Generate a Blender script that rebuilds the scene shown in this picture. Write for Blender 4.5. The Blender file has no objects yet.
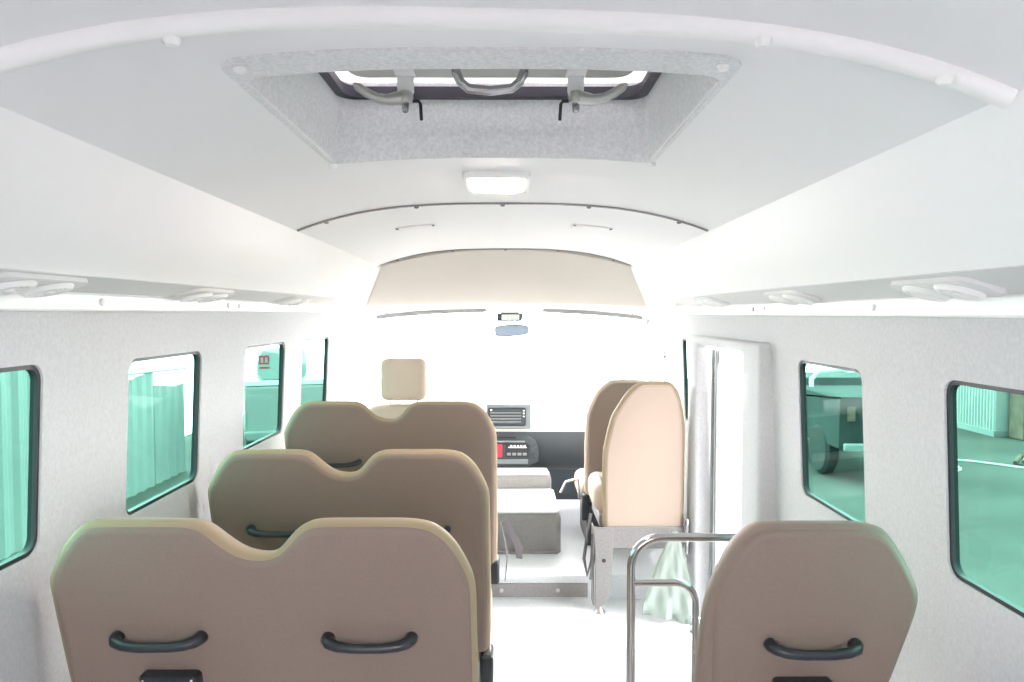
import bpy, bmesh, math, random
from mathutils import Vector, Matrix
random.seed(4)
S = bpy.context.scene
COL = S.collection
E = 1.47                    # height of the lens above the bus floor
XC = -0.022                 # centre line of the bus

# ------------------------------------------------------------------ materials
def lin(c):
    return tuple(((v/255.0)/12.92 if v/255.0 <= .04045 else ((v/255.0+.055)/1.055)**2.4) for v in c)

def mat(name, col, rough=.6, metal=0.0, spec=.5, noise=None, bump=None, coat=0, stretch=(1, 1, 1), trans=None):
    m = bpy.data.materials.new(name); m.use_nodes = True
    nt = m.node_tree; b = nt.nodes['Principled BSDF']
    b.inputs['Base Color'].default_value = (*col, 1)
    b.inputs['Roughness'].default_value = rough
    b.inputs['Metallic'].default_value = metal
    b.inputs['Specular IOR Level'].default_value = spec
    b.inputs['Coat Weight'].default_value = coat
    if noise or bump:
        tc = nt.nodes.new('ShaderNodeTexCoord')
        mp = nt.nodes.new('ShaderNodeMapping'); mp.inputs['Scale'].default_value = stretch
        nt.links.new(tc.outputs['Object'], mp.inputs['Vector'])
    if noise:
        scale, amt, det = noise
        n = nt.nodes.new('ShaderNodeTexNoise'); n.inputs['Scale'].default_value = scale; n.inputs['Detail'].default_value = det
        nt.links.new(mp.outputs['Vector'], n.inputs['Vector'])
        r = nt.nodes.new('ShaderNodeValToRGB')
        r.color_ramp.elements[0].position = .32; r.color_ramp.elements[1].position = .68
        r.color_ramp.elements[0].color = (*[max(0, c*(1-amt)) for c in col], 1)
        r.color_ramp.elements[1].color = (*[min(1, c*(1+amt)) for c in col], 1)
        nt.links.new(n.outputs['Fac'], r.inputs['Fac']); nt.links.new(r.outputs['Color'], b.inputs['Base Color'])
    if bump:
        scale, st = bump
        n2 = nt.nodes.new('ShaderNodeTexNoise'); n2.inputs['Scale'].default_value = scale; n2.inputs['Detail'].default_value = 4
        nt.links.new(mp.outputs['Vector'], n2.inputs['Vector'])
        bp = nt.nodes.new('ShaderNodeBump'); bp.inputs['Strength'].default_value = st; bp.inputs['Distance'].default_value = .003
        nt.links.new(n2.outputs['Fac'], bp.inputs['Height']); nt.links.new(bp.outputs['Normal'], b.inputs['Normal'])
    if trans:
        out = nt.nodes['Material Output']
        t = nt.nodes.new('ShaderNodeBsdfTranslucent'); t.inputs['Color'].default_value = (*col, 1)
        mx = nt.nodes.new('ShaderNodeMixShader'); mx.inputs['Fac'].default_value = trans
        nt.links.new(b.outputs['BSDF'], mx.inputs[1]); nt.links.new(t.outputs['BSDF'], mx.inputs[2])
        nt.links.new(mx.outputs['Shader'], out.inputs['Surface'])
    return m

def glass(name, tint, gloss=.05):
    m = bpy.data.materials.new(name); m.use_nodes = True
    nt = m.node_tree; nt.nodes.clear()
    out = nt.nodes.new('ShaderNodeOutputMaterial')
    t = nt.nodes.new('ShaderNodeBsdfTransparent'); t.inputs['Color'].default_value = (*[v**.5 for v in tint], 1)
    g = nt.nodes.new('ShaderNodeBsdfGlossy'); g.inputs['Roughness'].default_value = .02
    mx = nt.nodes.new('ShaderNodeMixShader'); mx.inputs['Fac'].default_value = gloss
    nt.links.new(t.outputs['BSDF'], mx.inputs[1]); nt.links.new(g.outputs['BSDF'], mx.inputs[2])
    nt.links.new(mx.outputs['Shader'], out.inputs['Surface'])
    return m

M = dict(
    carpet=mat('wall carpet', (.57, .575, .59), .95, spec=.1, noise=(120, .055, 6), bump=(260, .5), stretch=(1, 1, .8)),
    hatchcarpet=mat('hatch carpet', (.77, .775, .79), .95, spec=.1, noise=(150, .09, 6), bump=(260, .5)),
    ceil=mat('ceiling vinyl', (.87, .865, .88), .55, spec=.3, bump=(300, .05)),
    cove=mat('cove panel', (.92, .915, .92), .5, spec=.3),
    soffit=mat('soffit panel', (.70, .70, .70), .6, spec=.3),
    white=mat('white plastic', (.88, .88, .87), .35),
    head=mat('headliner', (.62, .59, .55), .8, spec=.2, bump=(200, .1)),
    pillar=mat('pillar trim', (.9, .88, .87), .5),
    floor=mat('floor vinyl', (.66, .69, .705), .35, noise=(60, .05, 4)),
    riser=mat('grey vinyl riser', (.48, .47, .46), .45, noise=(80, .06, 4)),
    metal=mat('grey painted steel', (.27, .26, .255), .45, metal=.2, noise=(90, .1, 3)),
    taupe=mat('taupe vinyl', (.225, .168, .138), .62, spec=.35, noise=(420, .06, 2), bump=(500, .25)),
    tan=mat('tan piping vinyl', (.33, .255, .165), .6, spec=.3, bump=(500, .2)),
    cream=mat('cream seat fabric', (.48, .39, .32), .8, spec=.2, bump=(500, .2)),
    black=mat('black plastic', (.022, .024, .03), .32),
    softblack=mat('black rubber', (.022, .022, .028), .55),
    seal=mat('hatch seal rubber', (.05, .048, .066), .5),
    chrome=mat('chrome', (.50, .49, .51), .14, metal=1),
    satin=mat('satin cast metal', (.55, .55, .54), .28, metal=.85),
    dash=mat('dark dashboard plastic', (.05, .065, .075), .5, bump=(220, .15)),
    dashtop=mat('glare-pale dashboard top', (.62, .63, .62), .5),  # sky glare on the dash top, put into its base colour
    pod=mat('grey dash pod', (.20, .24, .25), .45),
    engine=mat('engine cover vinyl', (.24, .235, .23), .5, noise=(70, .07, 3)),
    plate=mat('pale ribbed plate', (.82, .86, .88), .3),
    bag=mat('clear plastic film', (.50, .57, .52), .3, trans=.55),
    belt=mat('grey belt webbing', (.16, .15, .16), .8),
    red=mat('red switch', (.55, .03, .06), .4),
    lcd=mat('pale green display', (.72, .85, .74), .3),
    lcdig=mat('display segment', (.30, .38, .31), .5),
    mirror=mat('mirror back', (.17, .24, .32), .25, spec=.6),
    lid=mat('white fibreglass lid', (.85, .85, .85), .4, trans=.22),
    lidpanel=mat('grey lid panel', (.50, .51, .48), .5),
    concrete=mat('yard concrete', (.080, .078, .072), .85, spec=.2, noise=(.9, .22, 8)),
    fence=mat('galvanised sheet', (.27, .275, .27), .5, metal=.1, noise=(.8, .12, 4)),
    container=mat('pale container', (.40, .41, .40), .5, noise=(1.5, .08, 4)),
    rust=mat('rusty post', (.20, .13, .10), .8, noise=(8, .3, 4)),
    truckdark=mat('dark vehicle paint', (.045, .055, .055), .7, spec=.15, noise=(3, .25, 4)),
    vanwhite=mat('white coach paint', (.85, .86, .86), .3),
    vangrey=mat('pale grey coach panel', (.30, .31, .30), .4),
    vanglass=mat('coach window glass', (.34, .37, .37), .1, spec=.8),
    tyre=mat('tyre rubber', (.03, .03, .03), .8),
    cable=mat('white cable', (.8, .8, .78), .6),
    dustgrey=mat('dusty grey metal', (.25, .27, .27), .6),
    greenglass=glass('green tinted glass', (.106, .285, .222), .02),
    clear=glass('clear glass', (.86, .93, .90), .04),
)

lm = M['lamp'] = mat('lamp diffuser with fill glow', (.9, .9, .88), .4)
lm.node_tree.nodes['Principled BSDF'].inputs['Emission Color'].default_value = (1, .83, .76, 1)
lm.node_tree.nodes['Principled BSDF'].inputs['Emission Strength'].default_value = 6.0  # glow added as warm fill to help light the seat backs

# ------------------------------------------------------------------ mesh kit
class MB:
    def __init__(s): s.bm = bmesh.new()
    def box(s, lo, hi, rot=None, piv=None):
        vs = [Vector((x, y, z)) for x in (lo[0], hi[0]) for y in (lo[1], hi[1]) for z in (lo[2], hi[2])]
        if rot is not None:
            p = Vector(piv) if piv is not None else sum(vs, Vector())/8
            vs = [rot @ (v-p) + p for v in vs]
        v = [s.bm.verts.new(q) for q in vs]
        for f in ((0, 1, 3, 2), (4, 6, 7, 5), (0, 4, 5, 1), (2, 3, 7, 6), (0, 2, 6, 4), (1, 5, 7, 3)):
            s.bm.faces.new([v[i] for i in f])
        return s
    def tube(s, pts, r, seg=12, closed=False):
        pts = [Vector(p) for p in pts]; n = len(pts)
        rr = r if isinstance(r, (list, tuple)) else [r]*n
        rings = []; prev = None
        for i, p in enumerate(pts):
            a = pts[i-1] if (i > 0 or closed) else p
            b = pts[(i+1) % n] if (i < n-1 or closed) else p
            t = (b-a).normalized()
            if prev is None:
                u = t.orthogonal().normalized()
            else:
                u = (prev - t*prev.dot(t))
                u = u.normalized() if u.length > 1e-6 else t.orthogonal().normalized()
            prev = u; w = t.cross(u)
            rings.append([s.bm.verts.new(p + (u*math.cos(k*2*math.pi/seg)+w*math.sin(k*2*math.pi/seg))*rr[i]) for k in range(seg)])
        m = n if closed else n-1
        for i in range(m):
            A, B = rings[i], rings[(i+1) % n]
            for k in range(seg):
                s.bm.faces.new((A[k], A[(k+1) % seg], B[(k+1) % seg], B[k]))
        if not closed:
            s.bm.faces.new(rings[0][::-1]); s.bm.faces.new(rings[-1])
        return s
    def lathe(s, prof, o, axis='z', seg=24):
        o = Vector(o); ax = {'x': (Vector((0, 1, 0)), Vector((0, 0, 1)), Vector((1, 0, 0))),
                             'y': (Vector((0, 0, 1)), Vector((1, 0, 0)), Vector((0, 1, 0))),
                             'z': (Vector((1, 0, 0)), Vector((0, 1, 0)), Vector((0, 0, 1)))}[axis] if isinstance(axis, str) else axis
        rings = [[s.bm.verts.new(o + (ax[0]*math.cos(k*2*math.pi/seg)+ax[1]*math.sin(k*2*math.pi/seg))*r + ax[2]*h) for k in range(seg)] for r, h in prof]
        for A, B in zip(rings, rings[1:]):
            for k in range(seg):
                s.bm.faces.new((A[k], A[(k+1) % seg], B[(k+1) % seg], B[k]))
        s.bm.faces.new(rings[0][::-1]); s.bm.faces.new(rings[-1])
        return s
    def rings(s, loops, cap=True, close=False):
        R = [[s.bm.verts.new(p) for p in L] for L in loops]; n = len(R[0])
        pairs = list(zip(R, R[1:])) + ([(R[-1], R[0])] if close else [])
        for A, B in pairs:
            for k in range(n):
                s.bm.faces.new((A[k], A[(k+1) % n], B[(k+1) % n], B[k]))
        if cap and not close:
            s.bm.faces.new(R[0][::-1]); s.bm.faces.new(R[-1])
        return s
    def grid(s, rows, thick=None):
        V = [[s.bm.verts.new(p) for p in r] for r in rows]
        for A, B in zip(V, V[1:]):
            for k in range(len(A)-1):
                s.bm.faces.new((A[k], A[k+1], B[k+1], B[k]))
        if thick is not None:
            t = Vector(thick)
            W = [[s.bm.verts.new(Vector(p)+t) for p in r] for r in rows]
            for A, B in zip(W, W[1:]):
                for k in range(len(A)-1):
                    s.bm.faces.new((A[k+1], A[k], B[k], B[k+1]))
            nr, nc = len(V), len(V[0])
            for k in range(nc-1):
                s.bm.faces.new((V[0][k+1], V[0][k], W[0][k], W[0][k+1]))
                s.bm.faces.new((V[-1][k], V[-1][k+1], W[-1][k+1], W[-1][k]))
            for i in range(nr-1):
                s.bm.faces.new((V[i][0], V[i+1][0], W[i+1][0], W[i][0]))
                s.bm.faces.new((V[i+1][-1], V[i][-1], W[i][-1], W[i+1][-1]))
        return s
    def build(s, name, m, parent=None, bevel=0, seg=2, angle=38):
        bmesh.ops.recalc_face_normals(s.bm, faces=s.bm.faces)
        me = bpy.data.meshes.new(name); s.bm.to_mesh(me); s.bm.free()
        me.materials.append(M[m])
        me.shade_smooth(); me.set_sharp_from_angle(angle=math.radians(angle))
        o = bpy.data.objects.new(name, me); COL.objects.link(o)
        if parent is not None: o.parent = parent
        if bevel:
            b = o.modifiers.new('bevel', 'BEVEL'); b.width = bevel; b.segments = seg; b.limit_method = 'ANGLE'
            b.angle_limit = math.radians(40); b.harden_normals = False
        return o

def tag(o, label=None, cat=None, group=None, kind=None):
    if label: o['label'] = label
    if cat: o['category'] = cat
    if group: o['group'] = group
    if kind: o['kind'] = kind
    return o
def thing(name, label, cat, loc=(0, 0, 0), rz=0, group=None):
    o = bpy.data.objects.new(name, None); COL.objects.link(o)
    o.empty_display_size = .1
    o.location = loc; o.rotation_euler = (0, 0, rz)
    return tag(o, label, cat, group)
def struct(o): return tag(o, kind='structure')
def copy_tree(o, parent=None):
    c = o.copy(); COL.objects.link(c)
    if parent is not None: c.parent = parent
    for ch in list(o.children): copy_tree(ch, c)
    return c

def chaikin(p, it=2):
    for _ in range(it):
        q = []
        for i in range(len(p)):
            a, b = p[i], p[(i+1) % len(p)]
            q += [(a[0]*.75+b[0]*.25, a[1]*.75+b[1]*.25), (a[0]*.25+b[0]*.75, a[1]*.25+b[1]*.75)]
        p = q
    return p
def fillet(p, r, n=5):
    out = []; N = len(p)
    for i in range(N):
        a, b, c = Vector(p[i-1]), Vector(p[i]), Vector(p[(i+1) % N])
        la, lc = (a-b).length, (c-b).length
        da, dc = min(r, la*.48), min(r, lc*.48)
        p0, p2 = b+(a-b)/la*da, b+(c-b)/lc*dc
        for k in range(n+1):
            t = k/n; q = p0*(1-t)**2 + b*2*t*(1-t) + p2*t*t
            out.append((q.x, q.y))
    return out
def inset(p, d):
    n = len(p); out = []
    area = sum(p[i][0]*p[(i+1) % n][1]-p[(i+1) % n][0]*p[i][1] for i in range(n))
    sg = 1 if area > 0 else -1
    for i in range(n):
        a, b, c = p[i-1], p[i], p[(i+1) % n]
        e1 = Vector((b[0]-a[0], b[1]-a[1])); e2 = Vector((c[0]-b[0], c[1]-b[1]))
        if e1.length < 1e-9 or e2.length < 1e-9: out.append(b); continue
        e1.normalize(); e2.normalize()
        nn = Vector((-e1.y-e2.y, e1.x+e2.x))*sg
        if nn.length < 1e-6: out.append(b); continue
        nn.normalize()
        c2 = max(.5, nn.dot(Vector((-e1.y, e1.x))*sg))
        out.append((b[0]+nn.x*d/c2, b[1]+nn.y*d/c2))
    return out
def resample(p, step):
    L = [0]
    for i in range(len(p)): L.append(L[-1]+math.dist(p[i], p[(i+1) % len(p)]))
    n = max(24, round(L[-1]/step)); out = []; j = 0
    for k in range(n):
        t = L[-1]*k/n
        while L[j+1] < t: j += 1
        f = (t-L[j])/max(1e-9, L[j+1]-L[j]); a, b = p[j], p[(j+1) % len(p)]
        out.append((a[0]+(b[0]-a[0])*f, a[1]+(b[1]-a[1])*f))
    return out
def soft_insets(p, dmax, st=.002):
    """successive small insets that relax sharp corners, so no loop ever folds over"""
    big = max(math.dist(p[0], q) for q in p) > .20
    p = resample(p, .009) if big else p
    lev = [p]
    for _ in range(math.ceil(dmax/st)+1):
        q = inset(lev[-1], st)
        if big:
            n = len(q); q = [((q[i-1][0]+q[(i+1) % n][0])*.1+q[i][0]*.8, (q[i-1][1]+q[(i+1) % n][1])*.1+q[i][1]*.8) for i in range(n)]
        lev.append(q)
    def get(d):
        f = d/st; k = min(int(f), len(lev)-2); f -= k
        return [(a[0]+(b[0]-a[0])*f, a[1]+(b[1]-a[1])*f) for a, b in zip(lev[k], lev[k+1])]
    return get
def rrect(a0, b0, a1, b1, r, n=5):
    pts = []
    for (cx, cy, s) in ((a1-r, b1-r, 0), (a0+r, b1-r, 90), (a0+r, b0+r, 180), (a1-r, b0+r, 270)):
        for k in range(n+1):
            t = math.radians(s + 90*k/n)
            pts.append((cx+r*math.cos(t), cy+r*math.sin(t)))
    return pts
def pillow(mb, outline, steps, mp):
    """steps: (inset, depth); mp(u, v, depth) -> point"""
    tab = soft_insets(outline, max(i for i, d in steps))
    mb.rings([[mp(u, v, d) for (u, v) in tab(i)] for i, d in steps])
    return mb
def rounded(t, r, e=.0, n=4):
    """steps of a slab of thickness t whose rims have radius r"""
    st = [(r+.004, -e), (r, 0)]
    for k in range(1, n+1):
        a = math.pi/2*k/n; st.append((r*(1-math.sin(a)), r*(1-math.cos(a))))
    for k in range(0, n):
        a = math.pi/2*(1-k/n); st.append((r*(1-math.sin(a)), t-r*(1-math.cos(a))))
    st += [(r, t), (r+.004, t+e)]
    return st

# ------------------------------------------------------------------ camera
cam = bpy.data.cameras.new('camera'); cam.lens = 735/1024*36; cam.sensor_width = 36; cam.clip_start = .02
co = bpy.data.objects.new('camera', cam); COL.objects.link(co)
co.location = (0, 0, E); co.rotation_euler = (math.radians(90-2.18), 0, math.radians(-.16))
S.camera = co

# ------------------------------------------------------------------ the bus shell
Y0, Y1 = -1.0, 5.12
def wx(side, z):            # inner face of the side walls: leans out a little towards the floor
    return -(.958 + .045*(E-z)) if side < 0 else (.922 + .045*(E-z))
def ceil_z(x, y):
    u = (x-XC)/.63
    return E + .352 - .010*(y-.87) - .083*abs(u)**3

def wall(name, side, holes, zlo, zhi):
    bm = bmesh.new(); edges = []
    outer = [(Y0, zlo), (Y1, zlo), (Y1, zhi), (Y0, zhi)]
    for loop in [outer]+holes:
        vs = [bm.verts.new((0, a, b)) for a, b in loop]
        edges += [bm.edges.new((vs[i], vs[(i+1) % len(vs)])) for i in range(len(vs))]
    bmesh.ops.triangle_fill(bm, use_beauty=True, use_dissolve=False, edges=edges)
    ext = bmesh.ops.extrude_face_region(bm, geom=bm.faces[:])
    moved = {v for v in ext['geom'] if isinstance(v, bmesh.types.BMVert)}
    for v in bm.verts:
        v.co.x = wx(side, v.co.z) + (side*.022 if v in moved else 0)
    mb = MB(); mb.bm.free(); mb.bm = bm
    return struct(mb.build(name, 'carpet', angle=30))

b = MB()
for lo, hi in (((-1.2, Y0-.05, -.34), (-.78, Y0, 1.95)), ((.74, Y0-.05, -.34), (1.2, Y0, 1.95)), ((-.78, Y0-.05, -.34), (.74, Y0, 1.04)), ((-.78, Y0-.05, 1.72), (.74, Y0, 1.95))): b.box(lo, hi)
struct(b.build('wall_rear', 'carpet'))  # unseen rear wall, added with an opening sized to dim the nearest seats
ZWT = E-.122; ZWB = E-.512
left_win = [(1.06, 1.517, E-.104, E-.498), (1.86, 2.30, E-.117, E-.525), (2.68, 3.155, E-.122, ZWB), (3.42, 3.915, E-.125, ZWB)]
right_win = [(1.10, 1.567, E-.140, E-.565), (1.935, 2.366, E-.150, E-.585), (3.68, 3.96, E-.135, E-.575)]
cab_win = (4.14, 4.96, E-.03, E-.62)
def win_loop(w, r): return rrect(w[0], w[3], w[1], w[2], r)
DOORY = (2.79, 3.50)
door_loop = [(DOORY[0], -.30), (DOORY[1], -.30), (DOORY[1], E-.145), (DOORY[0], E-.145)]
wall('wall_left', -1, [win_loop(w, .035) for w in left_win+[cab_win]], -.34, E+.10)
wall('wall_right', 1, [win_loop(w, .035) for w in right_win+[cab_win]]+[door_loop], -.34, E+.10)

nwin = 0
def window(side, w, gm, lab):
    global nwin; nwin += 1
    o = bpy.data.objects.new('window_%d' % nwin, None); COL.objects.link(o); struct(o)
    o.location = (wx(side, w[3]), (w[0]+w[1])/2, w[3]); L = o.location
    def mp(u, v, d): return Vector((wx(side, v)+side*d, u, v))-L
    o_in = rrect(w[0]+.0005, w[3]+.0005, w[1]-.0005, w[2]-.0005, .035)
    i_in = inset(o_in, .009)
    m = MB(); m.rings([[mp(u, v, .005) for u, v in o_in], [mp(u, v, .005) for u, v in i_in],
                       [mp(u, v, .021) for u, v in i_in], [mp(u, v, .021) for u, v in o_in]], cap=False, close=True)
    m.build('rubber_seal', lab or 'softblack', o)
    m = MB(); g = inset(o_in, .007)
    m.rings([[mp(u, v, .013) for u, v in g], [mp(u, v, .017) for u, v in g]])
    m.build('glass_pane', gm, o)
for w in left_win: window(-1, w, 'greenglass', '')
for w in right_win: window(1, w, 'greenglass', '')
window(-1, cab_win, 'clear', 'pillar'); window(1, cab_win, 'clear', 'dustgrey')

# roof panel with the hatch opening
HX0, HX1, HY0, HY1 = -.383, .306, 1.000, 1.632
xs = [XC + .63*t for t in (-1.04, -1, -.95, -.9, -.83, -.75, -.67)] + [HX0, -.3, -.2, -.1, -.04, .03, .12, .22, HX1] + [XC+.63*t for t in (.6, .68, .75, .83, .9, .95, 1, 1.04)]
ys = [Y0, -.3, .3, HY0, 1.3, HY1, 2.2, 3.0, 3.80]
b = MB()
P = {}
for lev in (0, .03):
    for i, x in enumerate(xs):
        for j, y in enumerate(ys): P[i, j, lev] = b.bm.verts.new((x, y, ceil_z(x, y)+lev))
hole = lambda i, j: HX0-1e-6 <= xs[i] < HX1-1e-6 and HY0-1e-6 <= ys[j] < HY1-1e-6
for i in range(len(xs)-1):
    for j in range(len(ys)-1):
        if hole(i, j): continue
        for lev in (0, .03):
            b.bm.faces.new([P[i, j, lev], P[i+1, j, lev], P[i+1, j+1, lev], P[i, j+1, lev]])
be = [e for e in b.bm.edges if len(e.link_faces) == 1 and abs(e.verts[0].co.z-ceil_z(e.verts[0].co.x, e.verts[0].co.y)) < .01]
for e in be:
    a, c = e.verts
    def up(v):
        return next(P[i, j, .03] for (i, j, l), q in P.items() if l == 0 and q is v)
    b.bm.faces.new([a, c, up(c), up(a)])
struct(b.build('ceiling', 'ceil'))

# coves (slanted panels between ceiling and windows), soffits and rails
YB = 3.78
tn = 0
def trim(mb, m, bevel=0, **k):
    global tn; tn += 1
    return struct(mb.build('trim_%d' % tn, m, bevel=bevel, **k))
for side in (-1, 1):
    xe, ze = XC+side*.63, lambda y: ceil_z(XC+.63, y)
    sx, sz = XC+side*.80, E+.082
    rows = []
    for y in (Y0, .5, 2.0, 3.0, YB):
        r = []
        for k in range(7):
            t = k/6; bul = .018*math.sin(math.pi*t)
            r.append((xe+(sx-xe)*t - side*bul*.75, y, ze(y)+.006+(sz-ze(y)-.006)*t - bul*.6))
        # rounded corner into the soffit
        r += [(sx+side*.010, y, sz-.010)]
        rows.append(r)
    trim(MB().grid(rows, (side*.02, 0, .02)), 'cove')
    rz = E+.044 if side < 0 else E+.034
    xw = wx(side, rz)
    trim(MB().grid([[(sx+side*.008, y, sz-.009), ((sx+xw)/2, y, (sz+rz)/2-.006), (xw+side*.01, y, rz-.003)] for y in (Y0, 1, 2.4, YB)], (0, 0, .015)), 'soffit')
    lo, hi = (E+.004, E+.046) if side < 0 else (E-.009, E+.036)
    xr = wx(side, lo)
    rail = trim(MB().box((min(xr-side*.016, xr+side*.005), Y0, lo), (max(xr-side*.016, xr+side*.005), 4.1, hi)), 'white', bevel=.007, seg=3)
    for y in ((1.70, 2.46, 2.56, 3.3) if side < 0 else (1.83, 2.62, 2.74, 3.5)):
        c = MB().lathe([(.001, -.004), (.008, -.004), (.009, 0), (.009, .006)], (xr-side*.017, y, (lo+hi)/2), (Vector((0, 1, 0)), Vector((0, 0, 1)), Vector((side, 0, 0)))).build('screw_cap', 'soffit', rail)

# roof bows: a round one near the lens and two thin joint strips
def arch_pts(y, dz, w=.63, n=28, skew=0):
    return [(XC+w*(-1+2*k/n), y+skew*(-1+2*k/n), ceil_z(XC+w*(-1+2*k/n), y)+dz) for k in range(n+1)]
bow = trim(MB().tube(arch_pts(.875, -.006, .63, 40, .03), .0145, 14), 'white')
for px in (-.39, .30, .52):
    z = ceil_z(px, .87)-.021
    MB().lathe([(.001, -.007), (.007, -.006), (.010, -.001), (.010, .004)], (px, .873+.03*px, z)).build('screw_cap', 'white', bow)
for y in (2.27, 3.70):
    rows = []
    for (dy, dz) in ((-.008, -.001), (-.007, -.005), (.007, -.005), (.008, -.001)):
        rows.append([(p[0], p[1]+dy, p[2]) for p in arch_pts(y, dz)])
    st = trim(MB().grid(rows), 'metal' if y < 3 else 'dustgrey')
    for t in (-.86, -.42, 0, .42, .86):
        x = XC+.63*t
        MB().lathe([(.001, -.006), (.006, -.005), (.008, 0)], (x, y, ceil_z(x, y)-.006)).build('screw', 'metal', st)

# headliner over the cab: steep panel, ridge, then the run to the windscreen
def head_row(d, zc, hw, ze, zw):
    n = 14
    return [(XC+hw*u, d, zc-(zc-ze)*abs(u)**2.2) for u in [-1+2*k/n for k in range(n+1)]]
def side_row(sd, d, zc, hw, ze, zw):
    return [(XC+sd*(hw-.004), d, ze+.006), (XC+sd*(hw+.035), d, ze-.022), (XC+sd*.97, d, zw)]
HR = [(3.715, E+.318, .625, E+.235, E+.15), (3.76, E+.290, .640, E+.220, E+.14), (3.88, E+.20, .69, E+.15, E+.10), (4.02, E+.112, .745, E+.085, E+.06),
      (4.09, E+.080, .770, E+.058, E+.03), (4.13, E+.064, .78, E+.042, E+.02), (4.20, E+.056, .80, E+.034, E+.01)]
VR = [(4.19, E+.0555, .798, E+.0335, E+.01), (4.32, E+.052, .84, E+.020, E-.005), (4.55, E+.042, .865, E+.002, E-.02), (4.80, E+.020, .885, E-.018, E-.03), (5.14, E+.012, .93, E-.03, E-.05)]
struct(MB().grid([head_row(*r) for r in HR], (0, .02, .03)).build('ceiling_cab', 'head', angle=60))
trim(MB().grid([head_row(*r) for r in VR], (0, .01, .03)), 'white', angle=60)
for sd in (-1, 1): trim(MB().grid([side_row(sd, *r) for r in HR[:-1]+VR], (0, .01, .03)), 'pillar', angle=60)

# sun visors under the front edge of the headliner
for nm, x0, x1, lab in (('sun_visor', -.86, -.15, 'long grey sun visor above the driver side of the windscreen'), ('sun_visor', .21, .85, 'long grey sun visor above the passenger side of the windscreen')):
    t = thing(nm, lab, 'sun visor', ((x0+x1)/2, 4.72, E+.02), group='sun visors')
    m = MB(); w = (x1-x0)/2
    o = rrect(-w, -.085, w, 0, .03)
    zs = lambda u: -.052*(abs((u+(x0+x1)/2)-XC)/.885)**2.2
    pillow(m, o, rounded(.014, .006), lambda u, v, d: (u, d-.02, v*.33+zs(u)+.012))
    m.build('visor_panel', 'dustgrey', t)
    s = -1 if x0 < 0 else 1
    for xx in (-w*.8, w*.8):
        MB().tube([(xx, .0, zs(xx)+.04), (xx, -.008, zs(xx)+.005)], .006, 8).build('hinge', 'metal', t)

# front of the cab: A pillars, windscreen, panel under it
def wsy(x): return 5.20 - .16*(x/.9)**2
struct(MB().grid([[(x, wsy(x)+.04+dy, z) for x in [-.98+.07*k for k in range(29)]] for z, dy in ((E-1.45, .2), (E-.80, .18))], (0, .02, 0)).build('wall_front', 'dash'))
for side in (-1, 1):
    xa = (-.958 if side < 0 else .915)
    trim(MB().tube([(xa, 5.10, E-.85), (xa-side*.006, 5.02, E-.4), (xa-side*.012, 4.96, E+.02)], .020, 10), 'pillar')
    trim(MB().tube([(xa-side*.022, 5.085, E-.85), (xa-side*.028, 5.0, E-.4), (xa-side*.036, 4.945, E+.0)], .005, 8), 'dustgrey')
ws = bpy.data.objects.new('window_%d' % (nwin+1), None); COL.objects.link(ws); struct(ws)
MB().grid([[(x, wsy(x)+.18*t, E+.03-.84*t) for x in [-.965+.047*k for k in range(41)]] for t in (0, .25, .5, .75, 1)], (0, .005, 0)).build('glass_pane', 'clear', ws)

# floor, front platform, step well
b = MB()
b.box((-1.05, Y0, -.05), (.45, 3.75, 0)); b.box((.45, Y0, -.05), (1.0, 2.43, 0)); b.box((.45, 3.19, -.05), (.985, 3.75, 0))
struct(b.build('floor', 'floor'))
struct(MB().box((-1.02, 3.732, -.04), (.985, 5.3, .118)).build('floor_cab', 'floor', bevel=.018, seg=3))
pl = trim(MB().box((-.10, 3.722, .010), (.40, 3.7325, .082)), 'metal', bevel=.003)
for x in (-.045, .245): MB().lathe([(.011, 0), (.010, -.006), (.004, -.008)], (x, 3.722, .047), 'y', 12).build('bolt', 'satin', pl)
trim(MB().box((.45, 3.165, -.30), (.97, 3.192, -.003)), 'riser'); trim(MB().box((.425, 2.43, -.30), (.452, 3.19, -.051)), 'riser')
trim(MB().box((.45, 2.43, -.33), (.97, 3.19, -.29)), 'floor'); trim(MB().box((.45, 2.405, -.30), (.97, 2.432, -.051)), 'floor')

# door casing (padded carpet frame standing proud of the wall) and the door behind it
cy0, cy1, cz = 2.60, 3.645, E-.108
out = [(cy0, -.0), (cy0, cz-.02), (cy0+.02, cz), (cy1-.02, cz), (cy1, cz-.02), (cy1, 0), (3.495, 0), (3.495, E-.165), (3.475, E-.150), (2.81, E-.150), (2.79, E-.165), (2.79, 0)]
b = MB(); b.rings([[(.884, u, v) for u, v in inset(out, .012)], [(.888, u, v) for u, v in inset(out, .004)], [(.897, u, v) for u, v in out], [(wx(1, v)+.002, u, v) for u, v in out]])
trim(b, 'carpet', angle=50)
dr = bpy.data.objects.new('door_1', None); COL.objects.link(dr); struct(dr); dr.location = (.955, 3.1, -.28)
L = Vector(dr.location)
b = MB()
for lo, hi in (((.965, 2.80, -.28), (.99, 2.84, E-.16)), ((.965, 3.40, -.28), (.99, 3.49, E-.16)), ((.965, 2.84, -.28), (.99, 3.40, -.10)), ((.965, 2.84, E-.23), (.99, 3.40, E-.16))):
    b.box(Vector(lo)-L, Vector(hi)-L)
b.build('door_frame', 'white', dr, bevel=.004)
for y in (3.385, 3.455):
    MB().box(Vector((.953, y, -.26))-L, Vector((.966, y+.018, E-.17))-L).build('rubber_seal', 'dustgrey', dr, bevel=.004)
MB().box(Vector((.974, 2.835, -.10))-L, Vector((.980, 3.405, E-.22))-L).build('glass_pane', 'clear', dr)

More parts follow.
